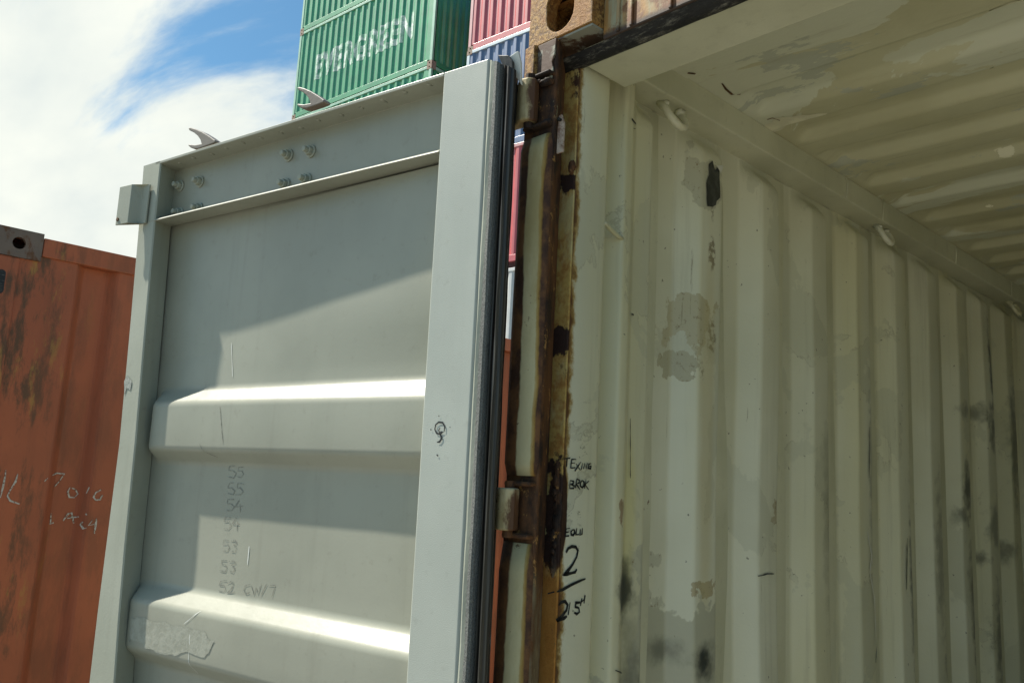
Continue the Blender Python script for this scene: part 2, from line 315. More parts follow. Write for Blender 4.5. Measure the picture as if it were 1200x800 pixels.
for y, z, ry, rz, am in ((0.275, 1.465, 0.045, 0.06, 1.0), (0.545, 1.31, 0.05, 0.06, 1.0), (0.45, 1.33, 0.06, 0.05, 0.45), (0.30, 1.36, 0.05, 0.12, 0.30), (0.36, 1.25, 0.05, 0.12, 0.4),
                          (2.24, 2.15, 0.035, 0.14, 0.9), (2.45, 2.18, 0.03, 0.2, 0.9), (2.50, 1.75, 0.03, 0.3, 0.9), (2.20, 1.0, 0.03, 0.4, 0.9), (1.66, 1.4, 0.025, 0.35, 0.7), (1.94, 1.2, 0.03, 0.35, 0.7), (2.16, 1.99, 0.06, 0.035, 0.6), (2.33, 2.0, 0.06, 0.05, 0.6), (2.16, 1.73, 0.045, 0.12, 0.85), (2.12, 1.63, 0.05, 0.035, 0.6),
                          (2.33, 1.48, 0.06, 0.03, 0.7), (2.19, 1.35, 0.05, 0.22, 0.7), (2.43, 1.95, 0.05, 0.12, 0.8), (2.42, 1.6, 0.06, 0.1, 0.6), (2.60, 1.5, 0.10, 0.05, 0.6), (1.90, 1.5, 0.05, 0.3, 0.5), (1.12, 1.6, 0.03, 0.3, 0.3), (1.40, 1.75, 0.03, 0.35, 0.5), (2.7, 1.9, 0.08, 0.3, 0.7), (2.45, 1.2, 0.08, 0.2, 0.7)):
    c = b.mix(b.math('MULTIPLY', b.spot((0.04, y, z), (0.2, ry*1.15, rz*1.15), 0.12, 0.85, 26), am), c, smudge)
c = b.mix(b.math('MULTIPLY', b.spot((0.05, 0.285, 1.60), (0.2, 0.03, 0.22), 0.4, 0.3, 9), 0.5), c, (0.60, 0.56, 0.24))
c = b.mix(b.math('MULTIPLY', b.spot((0.05, 0.555, 1.75), (0.2, 0.035, 0.6), 0.4, 0.3, 6), 0.45), c, (0.50, 0.44, 0.23))
c = b.mix(b.spot((0.05, 0.42, 1.30), (0.2, 0.20, 0.13), 0.93, 1.5, 7), c, (0.44, 0.44, 0.33))
c = b.mix(b.math('MULTIPLY', b.spot((0.05, 0.36, 1.46), (0.2, 0.06, 0.10), 0.92, 1.5, 9), 0.6), c, (0.42, 0.42, 0.32))
for y, z, ry, rz, am in ((0.275, 1.465, 0.04, 0.07, 0.9), (0.555, 1.305, 0.06, 0.055, 1.0), (0.45, 1.33, 0.07, 0.04, 0.6), (0.30, 1.30, 0.05, 0.10, 0.55), (0.37, 1.24, 0.05, 0.09, 0.7)):
    c = b.mix(b.math('MULTIPLY', b.spot((0.04, y, z), (0.2, ry, rz), 0.12, 0.7, 24), am), c, smudge)
c = b.mix(b.rng(b.noise(26, 8, 0.68, b.map((1, 1, 0.5))), 0.735, 0.75), c, (0.06, 0.05, 0.03))
c = b.mix(b.rng(b.noise(60, 4, 0.6), 0.70, 0.72, 0, 0.8), c, (0.10, 0.09, 0.06))
# rust creeping in from the lip of the post
rn = b.noise(30, 8, 0.72, b.map((1, 1, 0.8)))
fr = b.math('ADD', Y, b.math('MULTIPLY', b.math('SUBTRACT', rn, 0.5), 0.05))
near = b.spot((0.083, 0.058, 1.60), (0.05, 0.017, 0.09), 0.86, 0.25, 40)
c = b.mix(b.rng(fr, 0.076, 0.066), c, (0.33, 0.22, 0.07)); c = b.mix(b.rng(fr, 0.069, 0.060), c, (0.11, 0.05, 0.02)); c = b.mix(near, c, (0.035, 0.015, 0.009))
WALL = b.done(c, b.math('MULTIPLY_ADD', b.noise(20, 5), 0.2, 0.27), b.math('ADD', b.noise(110, 4), pn), 0.25, 0.0015, spec=0.6)

def yard_paint(name, base, tint, rust=0.68, streak=0.3):
    m_ = paint(name, base, tint, rust=rust, chips=0.74, streak=streak, rough=0.42, bs=0.2, spec=0.8)
    for n_ in m_.node_tree.nodes:
        if n_.type == 'BSDF_PRINCIPLED': n_.inputs['Coat Weight'].default_value = 0.55; n_.inputs['Coat Roughness'].default_value = 0.30; n_.inputs['Coat IOR'].default_value = 1.7
    return m_
b = NB('orange_paint'); X, Y, Z = b.xyz()
c = b.mix(b.rng(b.noise(1.5, 5), 0.38, 0.62), (0.38, 0.098, 0.038), (0.30, 0.078, 0.031))
c = b.mix(b.rng(b.noise(1, 6, 0.65, b.map((14, 14, 0.8))), 0.5, 0.8, 0, 0.6), c, (0.17, 0.05, 0.02))
c = b.mix(b.math('MULTIPLY', b.rng(b.noise(4.5, 9, 0.72, b.map((2.4, 2.4, 0.6))), 0.47, 0.60), b.rng(X, 0.42, 0.16, 0.25, 0.9)), c, (0.075, 0.04, 0.018))
c = b.mix(b.math('MULTIPLY', b.rng(b.noise(5.5, 8, 0.7, b.map((2, 2, 0.5), (3, 3, 3))), 0.56, 0.64), b.rng(X, 0.5, 0.15, 0.0, 0.6)), c, (0.36, 0.20, 0.04))
ORANGE = b.done(c, 0.6, b.noise(60, 6), 0.5, 0.003)
OCAST = paint('grey_brown_casting', (0.16, 0.115, 0.09), (0.10, 0.07, 0.055), rust=0.55, rough=0.7, bs=0.8)
GREEN = yard_paint('green_paint', (0.022, 0.27, 0.10), (0.018, 0.22, 0.08), 0.80, 0.12)
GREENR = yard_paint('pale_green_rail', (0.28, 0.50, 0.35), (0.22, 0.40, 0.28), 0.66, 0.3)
RED = yard_paint('red_paint', (0.46, 0.06, 0.06), (0.40, 0.05, 0.05), 0.78, 0.15)
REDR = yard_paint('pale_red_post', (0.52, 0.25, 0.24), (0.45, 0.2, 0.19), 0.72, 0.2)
BLUE = yard_paint('blue_paint', (0.075, 0.12, 0.23), (0.06, 0.10, 0.19), 0.80, 0.12)
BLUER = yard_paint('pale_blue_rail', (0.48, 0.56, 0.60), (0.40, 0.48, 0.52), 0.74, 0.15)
SILV = yard_paint('silver_paint', (0.50, 0.50, 0.48), (0.44, 0.44, 0.42), 0.74, 0.3)
BROWNC = paint('yard_casting', (0.26, 0.19, 0.14), (0.18, 0.12, 0.08), rust=0.55, rough=0.65, bs=0.6)
b = NB('white_letter'); b.done(b.mix(b.rng(b.noise(4.5, 8, 0.75), 0.36, 0.60), (0.66, 0.70, 0.66), (0.16, 0.38, 0.24)), 0.6)
b = NB('mustard_label'); b.done((0.55, 0.36, 0.05), 0.6)
b = NB('concrete'); c = b.mix(b.rng(b.noise(0.6, 8, 0.6), 0.38, 0.62), (0.22, 0.21, 0.185), (0.17, 0.165, 0.145)); c = b.mix(b.rng(b.noise(9, 8, 0.7), 0.5, 0.7, 0, 0.5), c, (0.22, 0.21, 0.18))
GROUND = b.done(c, 0.85, b.noise(40, 6), 0.5, 0.01)

# ------------------------------------------------------------------ ground
g = MB(); g.add([(-600, -600, -0.012), (600, -600, -0.012), (600, 600, -0.012), (-600, 600, -0.012)], [(0, 1, 2, 3)])
tag(g.build('ground', GROUND), kind='structure')

# ================================================================== THE OPEN CONTAINER
box = empty('shipping_container')
tag(box, 'open cream shipping container with rusty corner post and its grey door swung outward', 'container')
M = MAT
LEN, WID = 6.058, 2.438
# ---- left wall: corrugated sheet, seen from the inside
prof = [(0.060, 0.0832), (0.152, 0.0832), (0.184, 0.014), (0.200, 0.014), (0.226, 0.066), (0.250, 0.066), (0.275, 0.051), (0.334, 0.053)]
y0 = 0.334
while y0 < LEN-0.35:
    prof += [(y0+0.046, 0.010), (y0+0.136, 0.010), (y0+0.184, 0.053), (y0+0.265, 0.053)]; y0 += 0.265
prof.append((LEN-0.12, 0.053))
WP = fillet(prof, 0.007, 3); wx = lerp_profile(WP)
zs = [0.14 + 2.24*i/24 for i in range(25)] + [2.40, 2.42, 2.435, 2.448, 2.458, 2.466, 2.474, 2.484]
def wall_pt(i, j, mirror=False):
    y, x = WP[i]; z = zs[j]
    d = (noise.noise(Vector((y*2.3, z*1.7, 1.3)))*0.006 + noise.noise(Vector((y*7, z*5, 4.3)))*0.002) * min(1, max(0, (y-0.25)*4))
    t = max(0.0, min(1.0, (z-2.415)/0.065)); t = t*t*(3-2*t)
    top = t*max(0.0, x-0.012) * (1.0 if y > 0.3 else max(0.0, (y-0.26)/0.04)*1.0)
    x = x + d - top
    return (WID-x if mirror else x, y, z)
MB().grid(len(WP), len(zs), lambda i, j: wall_pt(i, j)).build('side_wall', WALL, box, smooth=True, fix=False, label='cream corrugated inner side wall with black smudges')
MB().grid(len(WP), len(zs), lambda i, j: wall_pt(i, j, True), flip=True).build('side_wall', WALL, box, smooth=True, fix=False)
# outer skin of the two side walls
for sx in (0, 1):
    m = MB(); op = fillet([(0.16, 0.004)] + [q for k in range(20) for q in ((0.25+k*0.278, 0.004), (0.318+k*0.278, 0.034), (0.390+k*0.278, 0.034), (0.458+k*0.278, 0.004))] + [(LEN-0.16, 0.004)], 0.01, 2)
    m.grid(len(op), 2, lambda i, j: ((WID-op[i][1]*0.4) if sx else op[i][1]*0.4, op[i][0], 0.14+2.34*j))
    m.build('outer_wall', RAILP, box, smooth=True)
# ---- top side rails, header, post, castings
for sx in (0, 1):
    f = (lambda x: WID-x) if sx else (lambda x: x)
    xs = sorted((f(0.0), f(0.085)))
    m = MB(); m.box((xs[0], 0.184, 2.483), (xs[1], LEN-0.178, 2.550))
    m.build('top_side_rail', RAILP, box, bevel=0.004)
    m = MB(); xs = sorted((f(0.0), f(0.05))); m.box((xs[0], 0.178, 0.0), (xs[1], LEN-0.178, 0.15)); m.build('bottom_side_rail', RAILP, box, bevel=0.004)
# rail joints: thin weld beads over the face
for yy in (1.18, 1.42, 2.02, 2.62, 3.3):
    MB().tube([(0.0865, yy, 2.484), (0.0875, yy+0.004, 2.52), (0.0865, yy, 2.549)], 0.0020, 6).build('weld_bead', RAILP, box, smooth=True)
# header: front face, underside, seam of black sealant
m = MB(); m.box((0.163, 0.030, 2.450), (WID-0.163, 0.058, 2.591)); m.build('header', M['header_paint'], box, bevel=0.003)
m = MB(); m.box((0.092, 0.0585, 2.437), (WID-0.092, 0.184, 2.560)); m.build('header_beam', RAILP, box, bevel=0.003)
m = MB()
segs = 60
def seam(i, j):
    x = 0.02 + (WID-0.04)*i/segs
    a = [(0.034, 2.4498), (0.043, 2.443), (0.052, 2.436), (0.0600, 2.433), (0.066, 2.4345), (0.068, 2.4375)][j]
    n_ = noise.noise(Vector((x*14, j*1.7, 0)))*0.004
    return (x, a[0]+n_*0.4, a[1]+n_*0.6)
m.grid(segs+1, 6, seam); m.build('header_seal', M['black_seam'], box, smooth=True)
for xx in (0.196, 0.226, 0.31, 0.47):
    MB().box((xx, 0.0255, 2.452), (xx+0.007, 0.0305, 2.590)).build('header_rib', M['header_paint'], box, bevel=0.002)
# post
def zprism(pts, z0, z1, m=None):
    m = m or MB(); return m.prism(pts, lambda u, v, t: (u, v, t), z0, z1)
for sx in (0, 1):
    f = (lambda x: WID-x) if sx else (lambda x: x)
    zprism([(f(x), y) for x, y in [(0.0, 0.0), (0.0775, 0.0), (0.079, 0.006), (0.047, 0.0585), (0.0, 0.061)]], 0.118, 2.472).build('corner_post', M['recess_rust'], box, bevel=0.004)
    zprism([(f(x), y) for x, y in [(0.030, 0.0592), (0.0815, 0.0580), (0.0825, 0.063), (0.030, 0.067)]], 0.13, 2.44).build('post_lip', M['lip_rust'], box, bevel=0.0015)
    if sx: continue
    for z0, z1 in ((0.2, 1.548), (1.662, 2.285)):
        m = MB(); n_ = 28
        # the raised channel, its ends rounded off at the hinge
        outl = [(0.000, -0.001), (0.002, -0.007), (0.010, -0.0095), (0.070, -0.0095), (0.077, -0.007), (0.0795, -0.001)]
        def ch(i, j):
            z = z0 + (z1-z0)*i/n_; e = min(1.0, (z-z0)/0.03+0.15, (z1-z)/0.03+0.15); e = math.sqrt(max(0.0, 1-(1-e)**2))
            u, v = outl[j]; wv = noise.noise(Vector((z*6, j, 2)))*0.0012
            return (0.035+(u-0.035)*(0.75+0.25*e)+wv, v*e, z)
        m.grid(n_+1, len(outl), ch); m.f.append([0*len(outl)+j for j in range(len(outl))]); m.m.append(0); m.f.append([n_*len(outl)+j for j in range(len(outl))][::-1]); m.m.append(0)
        m.build('post_channel', M['post_paint'], box, smooth=True)
# bright worn flange just under the casting
zprism([(0.003, -0.010), (0.029, -0.012), (0.032, -0.001), (0.003, -0.001)], 2.392, 2.4715).build('post_flange', M['casting_rust'], box, bevel=0.002)
m = MB(); m.prism([(0.032, 2.4705), (0.079, 2.4705), (0.076, 2.44), (0.070, 2.425), (0.074, 2.41), (0.070, 2.392), (0.060, 2.386), (0.032, 2.392)], lambda u, v, t: (u, t, v), -0.004, -0.0005); m.build('gusset', M['header_under'], box, bevel=0.001)
m = MB(); m.box((0.034, 0.003, 2.4685), (0.161, 0.17, 2.4727)); m.build('casting_base', M['header_under'], box)
# small bright plate standing in the recess of the post
m = MB(); pl = [(0.0, 0.0), (0.022, 0.004), (0.022, 0.062), (0.012, 0.078), (0.003, 0.074), (0.0, 0.05)]
m.prism([(u, v) for u, v in pl], lambda u, v, t: (0.0765+u*0.42, 0.012+u*0.35+t, 2.248+v), 0.0, 0.004); m.build('lock_plate', M['plate_metal'], box, bevel=0.001)
MB().tube([(0.0795, 0.010, 2.314), (0.0795, 0.017, 2.314)], 0.0035, 10).build('plate_hole', M['black_seam'], box)
# hinge knuckles and lumps of scale around them
for zc, h in ((1.604, 0.036), (2.352, 0.042), (0.86, 0.036)):
    m = MB(); m.prism([(-0.055, -0.016), (-0.052, -0.026), (0.006, -0.027), (0.013, -0.033), (0.026, -0.038), (0.040, -0.034), (0.047, -0.022), (0.046, -0.008), (0.010, -0.006), (-0.050, -0.012)], lambda u, v, t: (u, v, t), zc-h, zc+h)
    m.build('hinge', M['hinge_paint'], box, bevel=0.004, seg=3)
    m = MB(); m.tube([(0.030, -0.018, zc-h-0.012), (0.030, -0.018, zc+h+0.012)], 0.009, 12); m.build('hinge_pin', M['recess_rust'], box)
    for s in (-1, 1):
        m = MB(); m.box((0.012, -0.017, zc+s*(h+0.008)-0.004), (0.076, 0.004, zc+s*(h+0.008)+0.004)); m.build('hinge_lug', M['recess_rust'], box, bevel=0.004)
def blob(c, r, seed, name, mat, parent, sub=3, amp=0.35, fr=30):
    bm = bmesh.new(); bmesh.ops.create_icosphere(bm, subdivisions=sub, radius=1)
    for v in bm.verts:
        d = v.co.normalized(); k = 1 + amp*noise.noise(Vector((d.x*2+seed, d.y*2, d.z*2))) + amp*0.5*noise.noise(d*5+Vector((seed, 0, 0)))
        v.co = Vector((c[0]+d.x*r[0]*k, c[1]+d.y*r[1]*k, c[2]+d.z*r[2]*k))
    me = bpy.data.meshes.new(name); bm.to_mesh(me); bm.free(); me.materials.append(mat)
    for p in me.polygons: p.use_smooth = True
    o = bpy.data.objects.new(name, me); COL.objects.link(o); o.parent = parent; return o
rl_ = random.Random(11)
for i in range(46):
    z_ = 1.50+0.19*rl_.random()**0.9; e_ = 1-abs((z_-1.60)/0.115)
    r_ = 0.0035+0.0045*rl_.random()
    blob((0.066+0.015*rl_.random()*max(0.3, e_), 0.0555+0.004*rl_.random(), z_), (r_, 0.003, r_*(1.2+rl_.random())), i*3.1, 'rust_scab', M['recess_rust'], box, 2, 0.5)
for i, (c_, r_) in enumerate([((0.076, 0.056, 2.235), (0.008, 0.006, 0.014)), ((0.062, -0.006, 2.386), (0.016, 0.010, 0.007)), ((0.040, -0.010, 2.390), (0.014, 0.008, 0.005)), ((0.066, -0.004, 2.306), (0.010, 0.008, 0.007))]):
    blob(c_, r_, i*3.1+200, 'rust_scab', M['recess_rust'], box)

# corner casting with its oblong hole
def casting(parent, mat, name, x0, y0, z0, sxw=0.162, syd=0.178, szh=0.118, hole_face='front', hw=0.0345, hh=0.046, cx=0.081, cz=0.059, t=0.028, bevel=0.003, flipx=False):
    """hollow block; the front face (y0) has an oblong hole with a real rim; side face open too"""
    bm = bmesh.new(); n_ = 10; ring = []
    for k in range(2*n_):
        a = math.pi*k/(n_-1) if k < n_ else math.pi*(k-n_)/(n_-1)+math.pi
        zc = (hh-hw) if k < n_ else -(hh-hw)
        ring.append((cx+hw*math.cos(a), cz+zc+hw*math.sin(a)))
    # outer outline sampled at the same count
    outer = []
    for u, v in ring:
        du, dv = u-cx, v-cz; k = min(((sxw-cx) if du > 0 else cx)/abs(du) if abs(du) > 1e-6 else 9e9, ((szh-cz) if dv > 0 else cz)/abs(dv) if abs(dv) > 1e-6 else 9e9)
        outer.append((cx+du*k, cz+dv*k))
    corners = [(0, 0), (sxw, 0), (sxw, szh), (0, szh)]
    for c_ in corners:
        i = min(range(len(outer)), key=lambda q: (outer[q][0]-c_[0])**2+(outer[q][1]-c_[1])**2); outer[i] = c_
    X_ = (lambda u: x0+sxw-u) if flipx else (lambda u: x0+u)
    V = lambda u, y, v: bm.verts.new((X_(u), y0+y, z0+v))
    A = [V(u, 0, v) for u, v in outer]; Bv = [V(u, 0, v) for u, v in ring]; Cv = [V(u, t, v) for u, v in ring]; Dv = [V(u, t, v) for u, v in outer]; E_ = [V(u, syd, v) for u, v in outer]
    n2 = len(ring)
    for i in range(n2):
        j = (i+1) % n2
        bm.faces.new((A[i], A[j], Bv[j], Bv[i])); bm.faces.new((Bv[i], Bv[j], Cv[j], Cv[i]))
        bm.faces.new((A[j], A[i], E_[i], E_[j]))
    # inner cavity
    q = [V(u, t, v) for u, v in ((t, t), (sxw-t, t), (sxw-t, szh-t), (t, szh-t))]; q2 = [V(u, syd-t, v) for u, v in ((t, t), (sxw-t, t), (sxw-t, szh-t), (t, szh-t))]
    for i in range(4): bm.faces.new((q[i], q[(i+1) % 4], q2[(i+1) % 4], q2[i]))
    bm.faces.new(q2); bm.faces.new(E_)
    for v in Dv: bm.verts.remove(v)
    bmesh.ops.recalc_face_normals(bm, faces=bm.faces)
    me = bpy.data.meshes.new(name); bm.to_mesh(me); bm.free(); me.materials.append(mat)
    o = bpy.data.objects.new(name, me); COL.objects.link(o); o.parent = parent
    if bevel:
        md = o.modifiers.new('bevel', 'BEVEL'); md.width = bevel; md.segments = 2; md.limit_method = 'ANGLE'; md.angle_limit = R(50)
    return o
casting(box, M['casting_rust'], 'corner_casting', 0, 0, 2.473)
casting(box, M['casting_rust'], 'corner_casting', WID-0.162, 0, 2.473)
for x_ in (0, WID-0.162): casting(box, M['casting_rust'], 'corner_casting', x_, 0, 0)
# ---- roof
rp = [(0.18, 2.5445), (0.408, 2.5445), (0.4095, 2.5485), (0.545, 2.5485)]
y0 = 0.585
while y0 < LEN-0.35:
    rp += [(y0, 2.574), (y0+0.080, 2.574), (y0+0.102, 2.549), (y0+0.188, 2.549)]; y0 += 0.205
    if y0 < LEN-0.35: rp += []
rp.append((LEN-0.06, 2.549))
RP = fillet(rp, 0.009, 3)
xs = [0.07, 0.088, 0.098, 0.108, 0.118, 0.130, 0.145] + [0.145+(WID-0.29)*i/16 for i in range(1, 16)] + [WID-q for q in (0.145, 0.130, 0.118, 0.108, 0.098, 0.088, 0.07)]
def roof_pt(i, j):
    y, z = RP[j]; x = xs[i]; e = min(x, WID-x); k = max(0.0, min(1.0, (e-0.090)/0.045)); k = k*k*(3-2*k)
    z = 2.549 + (z-2.549)*k if y > 0.5 else z
    z += noise.noise(Vector((x*1.6, y*1.9, 9)))*0.007*min(1, max(0, (y-0.42)*3))*min(1, (e-0.05)*4) + noise.noise(Vector((x*6, y*6, 3)))*0.0012*min(1, max(0, (y-0.42)*5))
    return (x, y, z)
MB().grid(len(xs), len(RP), roof_pt, flip=True).build('roof_panel', CEIL, box, smooth=True, fix=False)
# end wall, floor, floor joint
m = MB(); m.grid(40, 2, lambda i, j: (0.05+(WID-0.1)*i/39, LEN-0.06+(0.02 if (i//2) % 2 else -0.016), 0.14+2.40*j)); m.build('end_wall', WALL, box)
m = MB(); m.box((0.052, 0.0, 0.12), (WID-0.052, LEN-0.08, 0.168)); m.build('floor', WOOD, box)
m = MB(); m.box((0.163, 0.0, 0.0), (WID-0.163, 0.0-0.03, 0.118)); m.build('door_sill', M['recess_rust'], box, bevel=0.004)
# roof marks: short rust crescent, scab and bare patches, thin flakes lying on the sheet
def rz_at(x, y):
    f = lerp_profile(RP)(y); e = min(x, WID-x); k = max(0.0, min(1.0, (e-0.090)/0.045)); k = k*k*(3-2*k)
    z = 2.549 + (f-2.549)*k if y > 0.5 else f
    return z + noise.noise(Vector((x*1.6, y*1.9, 9)))*0.007*min(1, max(0, (y-0.42)*3))*min(1, (e-0.05)*4) + noise.noise(Vector((x*6, y*6, 3)))*0.0012*min(1, max(0, (y-0.42)*5))
def ribbon(pts, wd, name, mat, parent, fn, off=0.0):
    """a hand drawn stroke: pts are (u, v) on a surface, fn(u, v) gives the point and lifts it clear"""
    P = [Vector(p) for p in pts]; Q = [P[0]]
    for a, b_ in zip(P, P[1:]):
        n_ = max(1, int((b_-a).length/(wd*2.5)))
        for k in range(1, n_+1): Q.append(a+(b_-a)*k/n_)
    m = name if isinstance(name, MB) else MB(); vs = []; fs = []
    for i, p in enumerate(Q):
        d = (Q[min(i+1, len(Q)-1)]-Q[max(i-1, 0)]); d = d.normalized() if d.length else Vector((1, 0)); nn = Vector((-d.y, d.x))
        ww = wd*0.5*(0.8+0.75*noise.noise(Vector((p.x*70, p.y*70, 1))))*(0.6 if i in (0, len(Q)-1) else 1)
        for s in (-1, 1):
            q = p+nn*ww*s; vs.append(fn(q.x, q.y))
        if i: fs.append((2*i-2, 2*i-1, 2*i+1, 2*i))
    m.add(vs, fs); return m
def roofp(px, py):
    q = hit(px, py, (0, 0, 2.549), (0, 0, 1)); return (q.x, q.y)
ribbon([roofp(*q) for q in [(846, 97), (851, 104), (858, 110), (868, 115)]], 0.007, MB(), None, None, lambda u, v: (u, v, rz_at(u, v)-0.0015)).build('rust_mark', M['rust_mark'], box, fix=False)
ribbon([roofp(*q) for q in [(899, 140), (905, 138), (914, 141)]], 0.005, MB(), None, None, lambda u, v: (u, v, rz_at(u, v)-0.0015)).build('rust_mark', M['rust_mark'], box, fix=False)
ribbon([roofp(*q) for q in [(806, 83), (815, 84)]], 0.012, MB(), None, None, lambda u, v: (u, v, rz_at(u, v)-0.0012)).build('rust_mark', M['rust_mark'], box, fix=False)
def flake(out, name, mat, parent, fn, cuts=(), axis=0, jag=0.0):
    """thin patch with a ragged outline laid on a surface; cut where the surface bends"""
    pts = []
    for a, b_ in zip(out, out[1:]+out[:1]):
        a = Vector(a); b_ = Vector(b_); n_ = 6
        for k in range(n_):
            p = a+(b_-a)*k/n_; j_ = (b_-a).length
            pts.append((p.x+jag*noise.noise(Vector((p.x*60, p.y*60, 2))), p.y+jag*noise.noise(Vector((p.x*60, p.y*60, 7)))))
    bm = bmesh.new(); f = bm.faces.new([bm.verts.new((u, v, 0)) for u, v in pts])
    bmesh.ops.triangulate(bm, faces=bm.faces)
    for c_ in cuts:
        no = (1, 0, 0) if axis == 0 else (0, 1, 0); co = (c_, 0, 0) if axis == 0 else (0, c_, 0)
        bmesh.ops.bisect_plane(bm, geom=bm.verts[:]+bm.edges[:]+bm.faces[:], plane_co=co, plane_no=no)
    for v in bm.verts: v.co = Vector(fn(v.co.x, v.co.y))
    me = bpy.data.meshes.new(name); bm.to_mesh(me); bm.free(); me.materials.append(mat)
    o = bpy.data.objects.new(name, me); COL.objects.link(o); o.parent = parent; return o
ycuts = [y for y, x in WP if y < 3]; rcuts = [y for y, z in RP if y < 3]
rf = lambda u, v: (u, v, rz_at(u, v)-0.0012)
for outl in ([(1160, 12), (1183, 4), (1200, 0), (1198, 16), (1180, 18), (1172, 24), (1160, 22)], [(1152, 88), (1165, 79), (1183, 77), (1176, 86), (1160, 91)], [(909, 139), (969, 131), (969, 143), (935, 150), (905, 155), (893, 150)]):
    flake([roofp(*q) for q in outl], 'bare_patch', M['bare_patch'], box, rf, rcuts, 1, 0.008)
# ---- marks on the wall
def wallp(px, py, X=0.053):
    q = hit(px, py, (X, 0, 0), (1, 0, 0)); return (q.y, q.z)
def wf(off=0.0012):
    return lambda y, z: (wx(y)+noise_w(y, z)+off, y, z)
def noise_w(y, z): return (noise.noise(Vector((y*2.3, z*1.7, 1.3)))*0.006 + noise.noise(Vector((y*7, z*5, 4.3)))*0.002) * min(1, max(0, (y-0.25)*4))
zdense = sorted(zs)
def wall_on(y, z, off=0.002):
    # same surface as the mesh: linear between rows
    j = max(k for k in range(len(zdense)) if zdense[k] <= z or k == 0); j = min(j, len(zdense)-2)
    a, c_ = zdense[j], zdense[j+1]; t = (z-a)/(c_-a); return (wx(y)+noise_w(y, a)*(1-t)+noise_w(y, c_)*t+off, y, z)
flake([wallp(*q) for q in [(829, 193), (833, 189), (836, 200), (841, 196), (842, 232), (838, 236), (837, 241), (833, 243), (827, 242), (826, 215), (829, 205)]], 'torn_sticker', M['sticker_dark'], box, lambda y, z: wall_on(y, z), ycuts, 0, 0.002)
flake([wallp(*q) for q in [(836, 195), (844, 195), (841, 204)]], 'sticker_corner', M['sticker_edge'], box, lambda y, z: wall_on(y, z, 0.006), ycuts, 0, 0.0)
for st, wd in (([(733, 142), (741, 147)], 0.008), ([(735, 153), (739, 153)], 0.004), ([(738, 368), (742, 369)], 0.007), ([(723, 392), (725, 393)], 0.004), ([(891, 675), (900, 672), (908, 672)], 0.004), ([(713, 783), (728, 788)], 0.004),
               ([(738, 490), (738, 560)], 0.0022), ([(1062, 630), (1061, 690)], 0.006), ([(1018, 500), (1018, 560)], 0.005)):
    ribbon([wallp(*q) for q in st], wd, MB(), None, None, lambda y, z: wall_on(y, z, 0.0035)).build('paint_chip', M['sticker_dark'], box, fix=False)
for st, wd in (([(1016, 622), (1021, 650), (1019, 670), (1024, 700), (1025, 740), (1029, 775)], 0.006), ([(1019, 640), (1022, 660)], 0.012), ([(1026, 765), (1029, 776)], 0.010)):
    ribbon([wallp(*q) for q in st], wd, MB(), None, None, lambda y, z: wall_on(y, z, 0.0045)).build('bare_scratch', M['sticker_edge'], box, fix=False)
# weld bead that bridges the first groove
MB().tube([(0.083, 0.148, 2.150), (0.076, 0.162, 2.151), (0.068, 0.185, 2.148), (0.064, 0.210, 2.143), (0.062, 0.236, 2.140)], [0.003, 0.0045, 0.0045, 0.0045, 0.003], 8).build('weld_bead', WALL, box, smooth=True)
# ---- lashing rings under the rail
for yc in (0.389, 1.478, 2.715, 3.9):
    m = MB(); path = []
    for k in range(17):
        a = math.pi*(1.0+k/16.0)
        path.append((0.068+0.016*math.sin(math.pi*k/16), yc+0.031*math.cos(a), 2.462+0.034*math.sin(a)))
    path = [(0.050, yc-0.033, 2.482)] + path + [(0.050, yc+0.033, 2.482)]
    m.tube(path, 0.0086, 9)
    m.build('lashing_ring', WALL, box, smooth=True)
    for s in (-1, 1):
        blob((0.060, yc+s*0.027, 2.476), (0.012, 0.010, 0.007), yc*5+s, 'ring_weld', WALL, box, 2, 0.6)
# ---- marker writing on the inside of the post
PX = 0.0845
def postp(px, py): q = hit(px, py, (PX, 0, 0), (1, 0, 0)); return (q.y, q.z)
S = 3.335
def cp(x, y): return (560+x/S, 520+y/S)
letters = [
 [[(322,58),(346,55)], [(334,57),(331,89)]],
 [[(352,58),(348,94),(366,92)], [(352,60),(370,60)], [(349,75),(364,74)]],
 [[(368,76),(386,102)], [(388,70),(364,106)]],
 [[(394,74),(390,100)]],
 [[(398,98),(403,76),(408,97),(413,74)]],
 [[(428,76),(419,78),(416,95),(426,96),(428,86),(421,87)]],
 [[(346,142),(344,174)], [(346,142),(360,146),(359,154),(347,157),(363,164),(360,173),(344,174)]],
 [[(372,136),(366,172)], [(372,136),(383,142),(380,152),(369,156),(385,178)]],
 [[(392,142),(386,152),(386,164),(393,170),(400,162),(400,148),(392,142)]],
 [[(408,138),(402,174)], [(420,144),(404,158),(418,178)]],
 [[(330,332),(326,360),(342,358)], [(328,332),(345,328)], [(328,345),(340,343)]],
 [[(356,334),(349,342),(350,354),(358,356),(364,346),(362,336),(356,334)]],
 [[(372,328),(368,354),(380,353)]],
 [[(386,332),(384,356),(392,352),(394,328)]],
]
big = [[[(330,424),(338,408),(352,400),(368,402),(376,416),(372,440),(356,470),(336,496),(318,514),(332,508),(352,504),(366,500),(372,488)]],
       [[(258,584),(284,577)]], [[(294,577),(318,568),(350,550),(380,536),(406,526)]],
       [[(300,630),(310,618),(326,614),(336,628),(332,648),(314,672),(292,690),(304,686),(322,680),(334,672)]],
       [[(346,618),(338,668)]], [[(356,650),(358,653)]], [[(386,618),(368,620),(366,636),(380,640),(382,656),(372,664),(362,658)]],
       [[(392,602),(386,632)], [(404,590),(400,622)], [(389,616),(402,606)]]]
fnp = lambda y, z: (PX, y, z)
